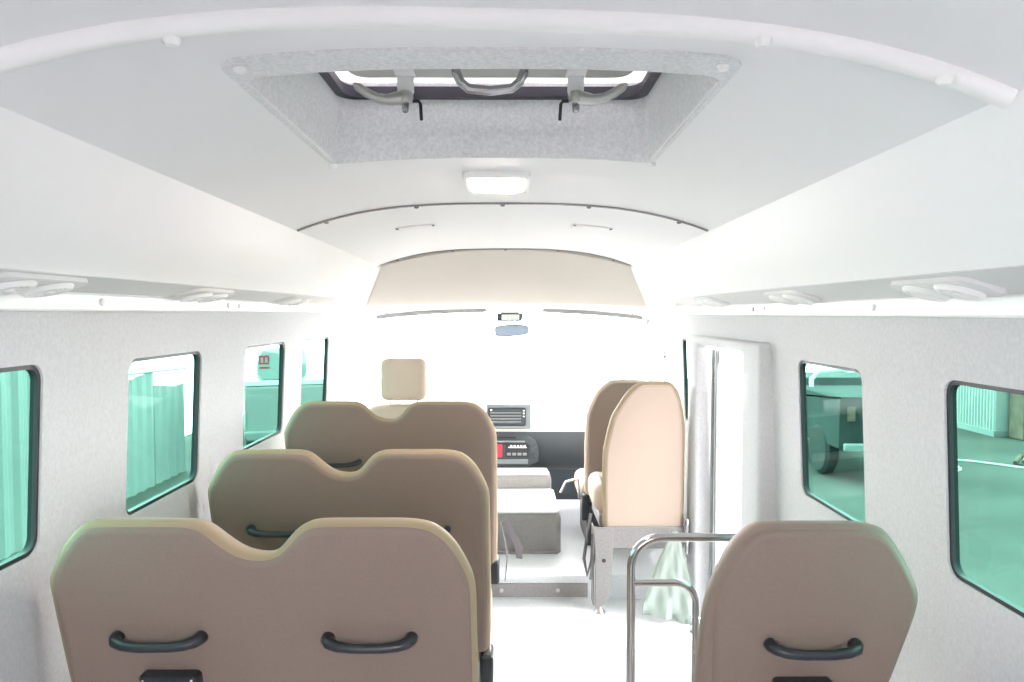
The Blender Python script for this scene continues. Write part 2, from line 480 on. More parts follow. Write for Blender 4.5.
# ------------------------------------------------------------------ roof hatch
HC = (HX0+HX1)/2
hatch = thing('roof_hatch', 'grey carpeted roof escape hatch with white lid, rubber seal and chrome latches', 'hatch', (HC, (HY0+HY1)/2, E+.345))
L = Vector(hatch.location)
def dense(p):
    out = []
    for i in range(len(p)):
        a, c = Vector(p[i]), Vector(p[(i+1) % len(p)])
        n = 8 if (c-a).length > .2 else 1
        for k in range(n): out.append(tuple(a+(c-a)*k/n))
    return out
def hl(x0, y0, x1, y1, z, r, arch=False):
    return [Vector((u, v, (ceil_z(u, v)+z if arch else z)))-L for u, v in dense(rrect(x0, y0, x1, y1, r, 6))]
b = MB()
b.rings([hl(HX0-.012, HY0-.018, HX1+.012, HY1+.006, .004, .04, True), hl(HX0-.010, HY0-.016, HX1+.010, HY1+.004, -.003, .04, True),
         hl(HX0-.003, HY0+.06, HX1+.003, HY1-.002, -.003, .035, True), hl(HX0+.001, HY0+.07, HX1-.001, HY1-.005, .006, .035, True),
         hl(HX0+.003, HY0+.08, HX1-.003, HY1-.007, E+.392, .035), hl(HX0+.009, HY0+.085, HX1-.009, HY1-.012, E+.398, .035), hl(HX0+.014, HY0+.09, HX1-.014, HY1-.010, E+.5015, .035),
         hl(HX0-.03, HY0+.04, HX1+.03, HY1+.05, E+.5015, .06), hl(HX0-.03, HY0+.04, HX1+.03, HY1+.05, E+.40, .06)], cap=False)
b.build('carpet_collar', 'hatchcarpet', hatch, angle=50)
for x, y in ((HX0+.014, HY0+.018), (HX1-.014, HY0+.018), (HX0-.008, HY1+.004), (HX1+.008, HY1+.004)):
    MB().lathe([(.001, -.007), (.006, -.006), (.009, -.001), (.009, .004)], Vector((x, y, ceil_z(x, y)-.003))-L).build('screw_cap', 'white', hatch)
b = MB(); A = (HX0+.012, HY0+.088, HX1-.012, HY1-.008)
for (z, th) in ((E+0.4645, .020), (E+0.4775, .015)):
    lo = [hl(A[0], A[1], A[2], A[3], z, .045), hl(A[0]+th, A[1]+th, A[2]-th, A[3]-th, z, .04), hl(A[0]+th, A[1]+th, A[2]-th, A[3]-th, z+.012, .04), hl(A[0], A[1], A[2], A[3], z+.012, .045)]
    b.rings(lo, cap=False, close=True)
b.build('rubber_seal', 'seal', hatch)
lid = MB().rings([hl(A[0]-.03, A[1]-.03, A[2]+.03, A[3]+.04, E+0.5030, .05), hl(A[0]-.02, A[1]-.02, A[2]+.02, A[3]+.03, E+0.5215, .05)]).build('lid', 'lid', hatch)
b = MB(); b.rings([hl(HX0+.06, HY0+.11, HX1-.06, 1.522, E+0.5029, .03), hl(HX0+.06, HY0+.11, HX1-.06, 1.522, E+0.4835, .03), hl(HX0+.066, HY0+.116, HX1-.066, 1.516, E+0.4785, .03)])
b.build('inner_panel', 'lidpanel', lid)
def bar(pts): return [Vector(p)-L for p in pts]
gz = E+0.4785
MB().tube(bar([(HC-.066, 1.44, gz+.004), (HC-.066, 1.44, gz-.012), (HC-.058, 1.443, gz-.030), (HC-.042, 1.447, gz-.042), (HC, 1.45, gz-.046), (HC+.042, 1.447, gz-.042), (HC+.058, 1.443, gz-.030), (HC+.066, 1.44, gz-.012), (HC+.066, 1.44, gz+.004)]), .0092, 12).build('grab_handle', 'chrome', lid)
for s in (-1, 1):
    xb = HC+s*.170
    br = MB().box(Vector((xb-.016, 1.478, E+0.4385))-L, Vector((xb+.016, 1.50, E+0.5015))-L).box(Vector((xb-.02, 1.455, E+0.4705))-L, Vector((xb+.02, 1.50, E+0.4795))-L).build('latch_bracket', 'white', lid, bevel=.004)
    b = MB(); c = Vector((xb, 1.482, 0))
    lv = [(0, E+0.4285, .0135), (.018, E+0.4265, .0125), (.035, E+0.4235, .010), (.055, E+0.4265, .0085), (.075, E+0.4355, .009), (.092, E+0.4465, .0085), (.10, E+0.4525, .004)]
    b.tube(bar([(xb+s*a, 1.480-.1*a, z) for a, z, r in lv]), [r for a, z, r in lv], 12)
    b.lathe([(.014, 0), (.016, .006), (.016, .018), (.012, .022)], Vector((xb, 1.482, E+0.4185))-L, 'z', 16)
    lev = b.build('latch_lever', 'satin', br)
    MB().lathe([(.002, -.022), (.006, -.020), (.0075, -.014), (.0075, 0)], Vector((xb, 1.482, E+0.4205))-L, 'z', 14).build('bolt', 'chrome', br)
    xh = xb-s*.030
    MB().tube(bar([(xb-s*.010, 1.484, E+0.4225), (xh+s*.004, 1.484, E+0.4225), (xh, 1.484, E+0.4165), (xh-s*.002, 1.483, E+0.3845)]), .0035, 8).build('hook', 'softblack', br)

# dome lamp and two ceiling plates
z = ceil_z(XC, 1.93)
dl = thing('dome_lamp', 'white rectangular dome lamp on the ceiling just ahead of the roof hatch', 'lamp', (-.033, 1.925, z))
MB().rings([[(u, v, h) for u, v in rrect(-.084+i, -.13+i, .084-i, .13-i, .02)] for i, h in ((0, .006), (0, -.010), (.004, -.014))]).build('base', 'white', dl)
MB().rings([[(u, v, h) for u, v in rrect(-.072+i, -.118+i, .072-i, .06-i, .016)] for i, h in ((0, -.012), (.003, -.017), (.008, -.019))]).build('diffuser', 'lamp', dl)
MB().box((.02, .075, -.020), (.05, .10, -.013)).build('switch', 'soffit', dl, bevel=.003)
for x, lab in ((-.348, 'flat white ceiling cover plate, the left one ahead of the dome lamp'), (.305, 'flat white ceiling cover plate, the right one ahead of the dome lamp')):
    y = 2.76
    cp = thing('cover_plate', lab, 'cover plate', (x, y, ceil_z(x, y)), group='ceiling cover plates')
    sl = -.083*3*abs(x-XC)*(x-XC)/.63**3
    MB().rings([[(u, v, h+u*sl) for u, v in rrect(-.075+i, -.05+i, .075-i, .05-i, .01)] for i, h in ((0, .004), (0, -.004), (.003, -.006))]).build('plate', 'ceil', cp)
    for u in (-.066, .066): MB().lathe([(.001, -.010), (.005, -.009), (.006, -.005)], (u, -.043, u*sl), seg=10).build('screw', 'metal', cp)

# air outlets: a plate with two round nozzles under each soffit
def air_vent(side, y, lab):
    rz = E+.044 if side < 0 else E+.034
    sx, sz, xw = XC+side*.80, E+.076, wx(side, rz)
    x = sx+(xw-sx)*.50; z = sz+(rz-sz)*.50-.006
    sl = (rz-sz)/(xw-sx)
    t = thing('air_vent', lab, 'air vent', (x, y, z), group='air vents under the side coves')
    t.rotation_euler = (0, -math.atan(sl), 0)
    MB().rings([[(u, v, h) for u, v in rrect(-.048+i, -.135+i, .048-i, .135-i, .03)] for i, h in ((0, .010), (0, -.004), (.004, -.007))]).build('plate', 'soffit', t)
    for yy in (-.056, .056):
        n = MB().lathe([(.044, -.004), (.045, -.010), (.040, -.016), (.032, -.015), (.030, -.008), (.028, -.008)], (0, yy, 0), seg=28).build('nozzle_ring', 'white', t)
        b = MB()
        for k in (-1, 0, 1): b.box((-.028, yy+k*.014-.002, -.016), (.028, yy+k*.014+.002, -.006))
        b.lathe([(.009, -.007), (.010, -.018), (.007, -.020)], (0, yy, 0), seg=14)
        b.build('louvre', 'white', n)
for y, w in ((1.36, 'nearest the camera'), (2.14, 'second from the camera'), (3.03, 'farthest from the camera')):
    air_vent(-1, y, 'white twin round air vent under the left cove, '+w)
for y, w in ((1.44, 'nearest the camera'), (2.22, 'second from the camera'), (3.10, 'farthest from the camera')):
    air_vent(1, y, 'white twin round air vent under the right cove, '+w)

# ------------------------------------------------------------------ seats
def back_map(ztop, k): return lambda u, v, d: (u, d+(ztop-v)*k, v)
def grab(mb, x, z, mp, half=.085):
    P = lambda u, v, off: mp(u, v, -off)
    pts = [P(x-half, z, -.004), P(x-half, z, .012), P(x-half+.006, z-.002, .024), P(x-half+.024, z-.006, .031), P(x-.03, z-.009, .034), P(x+.03, z-.009, .034), P(x+half-.024, z-.006, .031), P(x+half-.006, z-.002, .024), P(x+half, z, .012), P(x+half, z, -.004)]
    mb.tube(pts, [.014, .0135, .0120, .0108, .0100, .0100, .0108, .0120, .0135, .014], 14)
    return mb
def pocket(x, z, mp, parent):
    b = MB()
    pillow(b, rrect(x-.060, z-.085, x+.060, z, .010), [(.012, -.030), (.004, -.028), (0, -.022), (0, .006)], mp)
    p = b.build('ashtray', 'black', parent, angle=50)
    for s in (-1, 1): MB().lathe([(.004, 0), (.003, -.004), (.001, -.005)], mp(x+s*.05, z-.012, -.027), 'y', 10).build('rivet', 'satin', p)
def legs(parent, x0, x1, zt, y0, y1):
    for x in (x0, x1):
        b = MB()
        b.box((x-.018, y0, .0), (x+.018, y1, .022)); b.box((x-.015, y0+.03, .02), (x+.015, y0+.08, zt)); b.box((x-.015, y1-.10, .02), (x+.015, y1-.05, zt))
        b.box((x-.015, y0+.03, zt-.03), (x+.015, y1-.05, zt))
        b.build('leg', 'metal', parent, bevel=.004)

W = .862
dbl = [(.030, .36), (.004, .70), (-.002, .915), (.000, .935), (.040, 1.010), (.082, 1.052), (.105, 1.060), (.29, 1.060), (.325, 1.052), (.362, 1.014), (.395, .990), (.440, .984), (.470, .994), (.503, 1.036), (.530, 1.056), (.56, 1.060), (.74, 1.060), (.785, 1.050), (.825, 1.012), (.858, .945), (.864, .91), (.866, .60), (.862, .36)]
BACK = [(.018, 0), (.014, .0), (.007, .003), (.002, .009), (0, .018), (.003, .040), (.013, .070), (.024, .092), (.034, .104), (.040, .106)]
def bench(label, y, dz, xl, belt=False):
    t = thing('bench_seat', label, 'bus seat', (xl, y, 0), group='double seats along the left wall')
    zt = 1.06; k = .235
    o = [(u, v+dz if v > .5 else v) for u, v in dbl]
    mp = back_map(zt+dz, k)
    o = fillet(o, .036)
    b = MB(); pillow(b, o, BACK, lambda u, v, d: mp(u, v, d+.006)); b.build('backrest', 'tan', t, angle=60)
    b = MB(); st = [(.028, -.0002), (.025, .0), (.018, .002), (.012, .006), (.009, .012), (.0085, .03)]
    pillow(b, o, st, mp); b.build('back_panel', 'taupe', t, angle=60)
    b = MB(); grab(b, .216, zt+dz-.252, mp); b.build('grab_handle', 'black', t, angle=60)
    b = MB(); grab(b, .646, zt+dz-.255, mp); b.build('grab_handle', 'black', t, angle=60)
    pocket(.232, zt+dz-.330, mp, t)
    yb = (zt+dz-.42)*k+.05
    b = MB()
    pillow(b, chaikin(rrect(.02, yb, W-.004, yb+.47, .06), 1), rounded(.135, .04), lambda u, v, d: (u, v, d+.30+dz))
    c = b.build('seat_cushion', 'cream', t, angle=60)
    b = MB(); b.box((W-.034, yb-.045, .255+dz), (W+.010, yb+.06, .36+dz)); b.build('recliner_cover', 'black', t, bevel=.012)
    legs(t, .10, W-.06, .31+dz, yb+.02, yb+.46)
    if belt:
        xo = W+.008
        b = MB()
        r = [[(xo, yb+.42, .44), (xo, yb+.45, .44)], [(xo+.018, yb+.41, .36), (xo+.022, yb+.45, .36)], [(xo+.03, yb+.40, .27), (xo+.036, yb+.45, .27)], [(xo+.02, yb+.41, .16), (xo+.024, yb+.45, .16)]]
        b.grid(r, (.003, 0, 0))
        r = [[(xo+.002, yb+.47, .43), (xo+.03, yb+.47, .45)], [(xo+.050, yb+.47, .36), (xo+.072, yb+.47, .385)], [(xo+.072, yb+.47, .31), (xo+.102, yb+.47, .325)], [(xo+.078, yb+.47, .255), (xo+.108, yb+.47, .25)]]
        b.grid(r, (0, .003, 0))
        b.build('seat_belt', 'belt', t)
    return t
bench('taupe double seat with two black grab handles and ashtray, nearest on the left', 1.425, 0, -.933)
bench('taupe double seat between the nearest and the farthest double seats on the left', 2.185, -.002, -.926)
bench('taupe double seat farthest forward on the left, in front of the driver headrest', 2.92, .056, -.917, True)

# single seat at the right wall
sgl = [(.050, .36), (.010, .66), (.000, .86), (.006, .925), (.040, 1.015), (.072, 1.052), (.095, 1.060), (.292, 1.060), (.330, 1.046), (.372, .985), (.404, .925), (.412, .895), (.408, .85), (.365, .62), (.340, .36)]
sgl = [(u*1.045, v) for u, v in sgl]
t = thing('single_seat', 'taupe single seat with one black grab handle by the right wall', 'bus seat', (.398, 1.40, 0))
zt = 1.06; k = .235; mp = back_map(zt, k); o = fillet(sgl, .04)
ob = [(u-(.026*max(0, min(1, (.93-v)/.3)) if u < .1 else .004), v) for u, v in o]
b = MB(); pillow(b, ob, BACK, lambda u, v, d: mp(u, v, d+.008)); b.build('backrest', 'taupe', t, angle=60)
b = MB(); pillow(b, o, [(.026, -.0002), (.023, .0), (.018, .003), (.012, .008), (.009, .016), (.009, .03)], mp); b.build('back_panel', 'taupe', t, angle=60)
b = MB(); grab(b, .213, zt-.258, mp); b.build('grab_handle', 'black', t, angle=60)
pocket(.200, zt-.335, mp, t)
b = MB(); pillow(b, chaikin(rrect(.0, .20, .41, .64, .06), 1), rounded(.135, .04), lambda u, v, d: (u, v, d+.30)); b.build('seat_cushion', 'cream', t, angle=60)
b = MB(); b.box((-.006, .16, .255), (.04, .26, .36)); b.build('recliner_cover', 'black', t, bevel=.012)
legs(t, .06, .35, .31, .22, .65)

# folding seat by the door
t = thing('folding_seat', 'folding seat, back paled for door light, with grey steel frame standing by the door', 'bus seat', (.453, 3.55, 0))
o = fillet([(.004, .395), (.000, .66), (.002, .80), (.040, .965), (.115, 1.085), (.165, 1.130), (.20, 1.138), (.31, 1.138), (.345, 1.128), (.378, 1.065), (.398, .965), (.404, .90), (.404, .395)], .035)
mp = back_map(1.14, .03)
b = MB(); pillow(b, o, BACK, lambda u, v, d: mp(u, v, d+.006)); b.build('backrest', 'tan', t, angle=60)
b = MB(); pillow(b, o, [(.028, -.0002), (.025, .0), (.020, .003), (.015, .007), (.013, .012), (.013, .02)], mp); b.build('back_panel', 'cream', t, angle=60)  # cream instead of taupe: door light on this back put into the colour
MB().box((-.006, .10, .40), (.40, .42, .46)).build('seat_pan', 'metal', t, bevel=.006)
b = MB(); pillow(b, rrect(-.03, .10, .41, .46, .05), rounded(.15, .05), lambda u, v, d: (u, v, d+.46)); b.build('seat_cushion', 'cream', t, angle=60)
MB().box((.02, .012, .315), (.40, .035, .424)).build('cross_bar', 'metal', t, bevel=.004)
b = MB()
o = [(-.045, .424), (.052, .424), (.052, .30), (.038, .08), (-.012, .02), (-.035, .02), (-.035, .28)]
b.rings([[(u, d, v) for u, v in o] for d in (.0, .012)]); b.box((-.045, .012, .03), (-.038, .10, .42))
leg = b.build('leg', 'metal', t, bevel=.003)
MB().lathe([(.010, -.002), (.010, .014)], (.006, 0, .26), 'y', 14).build('hole_plug', 'softblack', leg)
MB().lathe([(.024, 0), (.026, .008), (.016, .016), (.010, .032)], (-.010, .004, 0), 'z', 16).build('foot', 'satin', leg)
for z in (.435, .335):
    MB().lathe([(.013, -.035), (.016, -.03), (.016, .03), (.013, .035)], (.408, -.012, z), 'z', 14).build('hinge', 'chrome', t)
b = MB(); b.tube([(-.05, .08, .47), (-.07, .07, .36), (-.085, .06, .25), (-.07, .05, .17), (-.05, .04, .25), (-.045, .03, .38)], .008, 8)
b.tube([(-.035, .03, .42), (-.04, .02, .28), (-.055, .02, .16)], .009, 8)
b.build('seat_belt', 'belt', t)

# front passenger seat, seen in shade past the folding seat
t = thing('passenger_seat', 'dark shaded front passenger seat just beyond the folding seat', 'bus seat', (.425, 4.14, .118))
o = fillet([(.004, .30), (.000, .60), (.010, .78), (.065, .905), (.135, .968), (.18, .976), (.32, .976), (.36, .96), (.40, .88), (.425, .75), (.43, .30)], .035)
mp = back_map(.976, .05)
b = MB(); pillow(b, o, BACK, lambda u, v, d: mp(u, v, d+.006)); b.build('backrest', 'cream', t, angle=60)
b = MB(); pillow(b, o, [(.028, -.0002), (.025, .0), (.020, .003), (.015, .007), (.013, .012), (.013, .02)], mp); b.build('back_panel', 'taupe', t, angle=60)
b = MB(); pillow(b, rrect(-.02, .10, .42, .52, .06), rounded(.13, .045), lambda u, v, d: (u, v, d+.24)); b.build('seat_cushion', 'cream', t, angle=60)
MB().box((.02, .08, .0), (.40, .50, .245)).build('base', 'black', t, bevel=.01)
MB().box((-.012, .03, .16), (.03, .16, .31)).build('recliner_cover', 'black', t, bevel=.01)
MB().tube([(-.02, .12, .27), (-.028, .10, .39), (-.045, .06, .395), (-.105, .04, .385), (-.135, .03, .325)], .007, 8).build('recline_lever', 'satin', t)

# driver seat
t = thing('driver_seat', 'beige driver seat with separate headrest, seen over the front left double seat', 'bus seat', (-.585, 4.0, .118))
o = chaikin([(-.21, .32), (-.23, .60), (-.225, .76), (-.19, .835), (-.13, .850), (.13, .850), (.19, .835), (.225, .76), (.23, .60), (.21, .32)], 2)
mp = back_map(.85, .10)
b = MB(); pillow(b, o, rounded(.11, .04), mp); b.build('backrest', 'cream', t, angle=60)
h = rrect(-.126, .872, .126, 1.105, .042, 6)
b = MB(); pillow(b, h, rounded(.09, .030), lambda u, v, d: (u, d, v)); hr = b.build('headrest', 'cream', t, angle=60)
for x in (-.075, .075): MB().tube([(x, .05, .82), (x, .05, .88)], .006, 10).build('headrest_post', 'satin', hr)
b = MB(); pillow(b, rrect(-.23, .10, .23, .58, .06), rounded(.13, .045), lambda u, v, d: (u, v, d+.22)); b.build('seat_cushion', 'cream', t, angle=60)
MB().box((-.19, .10, 0), (.19, .54, .225)).build('base', 'black', t, bevel=.01)

# chrome guard rail at the step well
gr = thing('guard_rail', 'bent chrome guard rail beside the step well, in front of the single seat', 'rail', (.356, 2.13, 0))
zt = E-.657; R = .088
p = [(0, 0, 0), (0, 0, .4), (0, 0, zt-R)] + [(R-R*math.cos(a), 0, zt-R+R*math.sin(a)) for a in [math.pi/2*k/8 for k in range(1, 9)]] + [(.25, 0, zt), (.578, 0, zt)]
MB().tube(p, .0128, 16).build('top_tube', 'chrome', gr)
z2 = E-.792; R = .06
p = [(0, 0, z2), (.06, 0, z2), (.13, 0, z2)] + [(.13+R*math.sin(a), 0, z2-R+R*math.cos(a)) for a in [math.pi/2*k/8 for k in range(1, 9)]] + [(.19, 0, z2-.3), (.19, 0, 0)]
MB().tube(p, .0105, 14).build('lower_tube', 'chrome', gr)
for x in (0, .19): MB().lathe([(.032, 0), (.032, .006), (.016, .012), (.016, .02)], (x, 0, 0), 'z', 20).build('floor_flange', 'satin', gr)
MB().lathe([(.016, -.01), (.016, 0), (.032, .006), (.032, .012)], (.566, 0, zt), 'x', 20).build('wall_flange', 'chrome', gr)

# plastic bag hanging beside the door
b = MB(); rows = []
random.seed(7)
for i in range(15):
    t_ = i/14; hw = .012+.125*min(1, t_*1.15)**.85; r = []
    for kx in range(17):
        u = -1+2*kx/16
        fold = .016*math.sin(u*7+i*.5)*t_+.008*math.sin(u*13-i*.9)*t_
        r.append((.79-.025*t_+hw*u*(.82 if u > 0 else 1), 3.455+fold-.03*t_, -.02+.40-.36*t_+.05*max(0, u)*t_*(-1)+.05*(1-t_)+.02*abs(u)*t_))
    rows.append(r)
for s_ in (0,):
    b.grid(rows, (0, .018, 0))
pb = b.build('plastic_bag', 'bag', angle=80)
tag(pb, 'crumpled translucent plastic bag hanging under the folding seat beside the door', 'plastic bag')
fb = thing('floor_bracket', 'small chrome and black bracket on the floor at the foot of the door casing', 'bracket', (.852, 3.33, 0))
MB().box((-.020, -.012, 0), (.022, .012, .006)).box((-.012, -.006, .005), (.012, .006, .075)).build('plate', 'softblack', fb, bevel=.002)
for z in (.028, .066): MB().lathe([(.008, -.024), (.012, -.020), (.012, .020), (.008, .024)], (0, -.004, z), 'x', 14).build('pivot', 'chrome', fb)
# seat belt anchor on the right pillar near the cab
sb = thing('belt_anchor', 'dark seat belt anchor with hanging strap on the right cab pillar', 'seat belt', (.928, 4.37, E-.44))
MB().box((-.004, -.003, 0), (.002, .022, .20)).build('strap', 'belt', sb)
MB().box((-.012, -.010, .16), (.006, .032, .225)).build('anchor_cover', 'dustgrey', sb, bevel=.005)
MB().tube([(.022, -.25, .19), (.006, -.24, .19), (0, -.22, .19), (0, 0, .19)], .007, 8).build('arm', 'pillar', sb)

# ------------------------------------------------------------------ dashboard and cab
da = thing('dashboard', 'dark dashboard with top coloured pale for sky glare, across the front under the windscreen', 'dashboard', (0, 4.86, .118))
L = Vector(da.location)
def prism(prof, x0, x1, nx=24, bend=.0):
    return [[Vector((x0+(x1-x0)*k/nx, y+bend*((x0+(x1-x0)*k/nx)/.9)**2, z))-L for y, z in prof] for k in range(nx+1)]
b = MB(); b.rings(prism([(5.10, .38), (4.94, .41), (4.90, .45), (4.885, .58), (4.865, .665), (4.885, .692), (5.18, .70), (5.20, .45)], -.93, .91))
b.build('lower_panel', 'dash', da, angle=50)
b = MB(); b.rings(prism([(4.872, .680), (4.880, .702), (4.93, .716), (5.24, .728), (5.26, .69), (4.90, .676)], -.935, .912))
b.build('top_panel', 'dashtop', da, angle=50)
b = MB(); o = rrect(-.16, .70, .142, .868, .012)
pillow(b, o, [(.004, 0), (0, .006), (0, .26)], lambda u, v, d: Vector((u, 4.86+d, v))-L)
pod = b.build('gauge_pod', 'pod', da)
b = MB(); pillow(b, rrect(-.145, .722, .105, .842, .008), [(0, -.004), (.006, -.004), (.008, .003)], lambda u, v, d: Vector((u, 4.86+d, v))-L)
scr = b.build('audio_unit', 'dash', pod)
b = MB()
for z in (.745, .765, .785, .805): b.box(Vector((-.13, 4.852, z))-L, Vector((.075, 4.857, z+.006))-L)
b.build('slot', 'dustgrey', scr)
for x, z in ((-.13, .822), (.086, .818), (.086, .80), (.086, .78)):
    MB().box(Vector((x, 4.850, z))-L, Vector((x+.012, 4.858, z+.009))-L).build('button', 'plate', scr)
b = MB(); pillow(b, chaikin([(-.20, .44), (-.20, .665), (.10, .665), (.19, .61), (.19, .44)], 1), [(.006, 0), (0, .008), (0, .10)], lambda u, v, d: Vector((u, 4.845+d, v))-L)
st = b.build('centre_stack', 'dash', da)
def onst(name, m, lo, hi, parent=st, y=4.837, d=.012, bev=.002):
    return MB().box(Vector((lo[0], y, lo[1]))-L, Vector((hi[0], y+d, hi[1]))-L).build(name, m, parent, bevel=bev)
onst('shelf_slot', 'black', (-.10, .640), (.045, .655))
onst('shelf_lip', 'pod', (-.13, .615), (.10, .624), y=4.828, d=.02)
onst('hazard_switch', 'red', (-.092, .515), (-.050, .602))
ra = onst('radio', 'black', (-.030, .515), (.125, .600))
onst('display', 'lcd', (-.012, .577), (.110, .585), ra, 4.833, .006)
b = MB()
for k_ in range(5): b.box(Vector((.002+k_*.022, 4.832, .588))-L, Vector((.016+k_*.022, 4.838, .596))-L)
b.build('digit', 'plate', ra)
b = MB()
for k_ in range(4): b.box(Vector((-.02+k_*.035, 4.832, .528))-L, Vector((.006+k_*.035, 4.838, .545))-L)
b.build('button', 'dustgrey', ra)
MB().lathe([(.020, 0), (.019, -.014), (.014, -.016)], Vector((.155, 4.846, .575))-L, 'y', 20).build('knob', 'dash', st)
MB().lathe([(.016, 0), (.015, -.012), (.010, -.014)], Vector((.155, 4.846, .520))-L, 'y', 20).build('knob', 'dash', st)
onst('drawer', 'pod', (-.11, .470), (.12, .500))

ec = thing('engine_cover', 'grey vinyl engine cover with pale top plate on the raised cab floor', 'engine cover', (-.03, 4.36, .118))
b = MB(); pillow(b, rrect(-.33, -.27, .318, .27, .03), [(0, 0), (0, .19), (.006, .215), (.02, .228)], lambda u, v, d: (u, v, d)); b.build('cover_body', 'engine', ec, angle=50)
MB().rings([[(u, v, h) for u, v in rrect(-.325+i, -.262+i, .305-i, .26-i, .03)] for i, h in ((0, .226), (0, .236), (.004, .240))]).build('top_plate', 'plate', ec)
b = MB(); pillow(b, rrect(-.33, .275, .295, .46, .03), [(0, 0), (0, .29), (.006, .312), (.02, .322)], lambda u, v, d: (u, v, d)); b.build('rear_hump', 'engine', ec, angle=50)
MB().rings([[(u, v, h) for u, v in rrect(-.31+i, .285+i, .275-i, .45-i, .02)] for i, h in ((0, .320), (0, .330), (.004, .334))]).build('hump_plate', 'plate', ec)
b = MB()
b.box((-.28, -.285, .0), (.30, -.268, .016)); b.build('base_flange', 'metal', ec, bevel=.003)
for x, lab in (): pass

# clock and mirror hanging from the headliner
ck = thing('clock', 'small dark digital clock with pale green display above the windscreen centre', 'clock', (0, 4.62, E-.052))
b = MB(); b.rings([[(-.080, d, .0), (.075, d, .0), (.086, d, .052), (-.083, d, .052)] for d in (0, .05)]); cb = b.build('case', 'dash', ck, bevel=.004)
MB().box((-.052, -.003, .010), (.058, .004, .042)).build('display', 'lcd', cb)
SEG = {'1': 'bc', '2': 'abged', '3': 'abgcd', '0': 'abcdef', '5': 'afgcd'}
b = MB()
for k_, ch in enumerate('1203'):
    x = -.044+k_*.026; z = .014
    for s_ in SEG[ch]:
        q = {'a': (0, .020, .014, .023), 'g': (0, .010, .014, .013), 'd': (0, 0, .014, .003), 'f': (0, .011, .003, .022), 'e': (0, .001, .003, .012), 'b': (.011, .011, .014, .022), 'c': (.011, .001, .014, .012)}[s_]
        b.box((x+q[0], -.0045, z+q[1]), (x+q[2], -.002, z+q[3]))
b.build('digit', 'lcdig', cb)
MB().box((-.06, .01, .05), (.06, .05, .10)).build('mount', 'white', ck, bevel=.006)
mr = thing('rear_view_mirror', 'bluish rear view mirror hanging just below the clock', 'mirror', (.012, 4.66, E-.11))
b = MB(); pillow(b, chaikin([(-.105, -.045), (-.112, .0), (-.105, .036), (.10, .040), (.112, .005), (.106, -.028), (.0, -.040)], 2), rounded(.02, .008), lambda u, v, d: (u, d, v)); b.build('mirror_glass', 'mirror', mr)
MB().tube([(.03, .015, .02), (.035, .03, .07), (.03, .05, .14)], .006, 8).build('stalk', 'white', mr)

# ------------------------------------------------------------------ the yard outside
G = -.68
struct(MB().grid([[(x, y, G) for x in (-5.7, -3, 0, 3, 6, 10.9)] for y in (-40, -20, 0, 12, 24)], (0, 0, -.1)).build('ground', 'concrete'))
def corr(y0, y1, z1, pitch=.22, amp=.03, x=-4.45):
    n = int((y1-y0)/pitch*4); pr = []
    for k_ in range(n+1):
        ph = k_ % 4; pr.append((x+(amp if ph in (1, 2) else 0), y0+(y1-y0)*k_/n))
    return pr
fe = thing('sheet_fence', 'pale corrugated sheet metal fence seen through the left windows', 'fence', (-4.45, 7, G))
L = Vector(fe.location)
for y0, y1, h in ((3.2, 7.6, 1.98), (7.62, 9.15, 1.40), (9.17, 9.95, 1.22)):
    pr = corr(y0, y1, h)
    top = lambda y: h + .03*math.sin(y*5)
    MB().grid([[Vector((x, y, G))-L for x, y in pr], [Vector((x, y, G+top(y)))-L for x, y in pr]], (-.012, 0, 0)).build('sheet', 'fence', fe, angle=20)
for y in (5.4, 7.61, 9.16): MB().box(Vector((-4.54, y-.03, G))-L, Vector((-4.47, y+.03, G+1.3))-L).build('post', 'dustgrey', fe)
MB().tube([Vector(p)-L for p in ((-4.40, 7.6, G+1.46), (-4.40, 8.9, G+1.43), (-4.40, 9.95, G+1.40))], .012, 8).build('top_wire', 'dustgrey', fe)

# white van parked beyond the fence, its tail towards the bus
ch = thing('parked_van', 'white and grey van parked beyond the fence, its tail seen through the third left window', 'van', (-3.70, 10.2, G), rz=math.radians(19.9))
MB().box((0, 0, .35), (1.6, 3.3, 1.135)).build('lower_body', 'vangrey', ch, bevel=.05, seg=3)
MB().box((.002, .0, 1.13), (1.598, 3.3, 1.20)).build('belt_stripe', 'vanwhite', ch, bevel=.01)
MB().box((.16, .03, 1.19), (.87, 1.9, 1.68)).build('upper_body', 'vanwhite', ch, bevel=.08, seg=4)
b = MB(); o = fillet([(.19, 1.215), (.17, 1.40), (.23, 1.60), (.31, 1.655), (.84, 1.655), (.84, 1.215)], .10)
b.rings([[(u, d, v) for u, v in o] for d in (.008, .04)]); cg = b.build('rear_window', 'vanglass', ch)
b = MB()
for (a0, a1, z0, z1) in ((.20, .34, 1.53, 1.555), (.20, .225, 1.46, 1.53), (.26, .285, 1.46, 1.53), (.315, .34, 1.46, 1.53), (.20, .34, 1.43, 1.455), (.21, .34, 1.37, 1.395)):
    b.box((a0, .002, z0), (a1, .010, z1))
b.build('red_lettering', 'red', cg)
MB().box((.0, -.08, .36), (1.6, .02, .50)).build('bumper', 'dustgrey', ch, bevel=.03)
for x in (.12, 1.48):
    for y0 in (.7, 2.6):
        MB().lathe([(.18, -.10), (.31, -.10), (.35, -.06), (.35, .06), (.31, .10), (.18, .10)], (x, y0, .35), 'x', 28).build('wheel', 'tyre', ch)

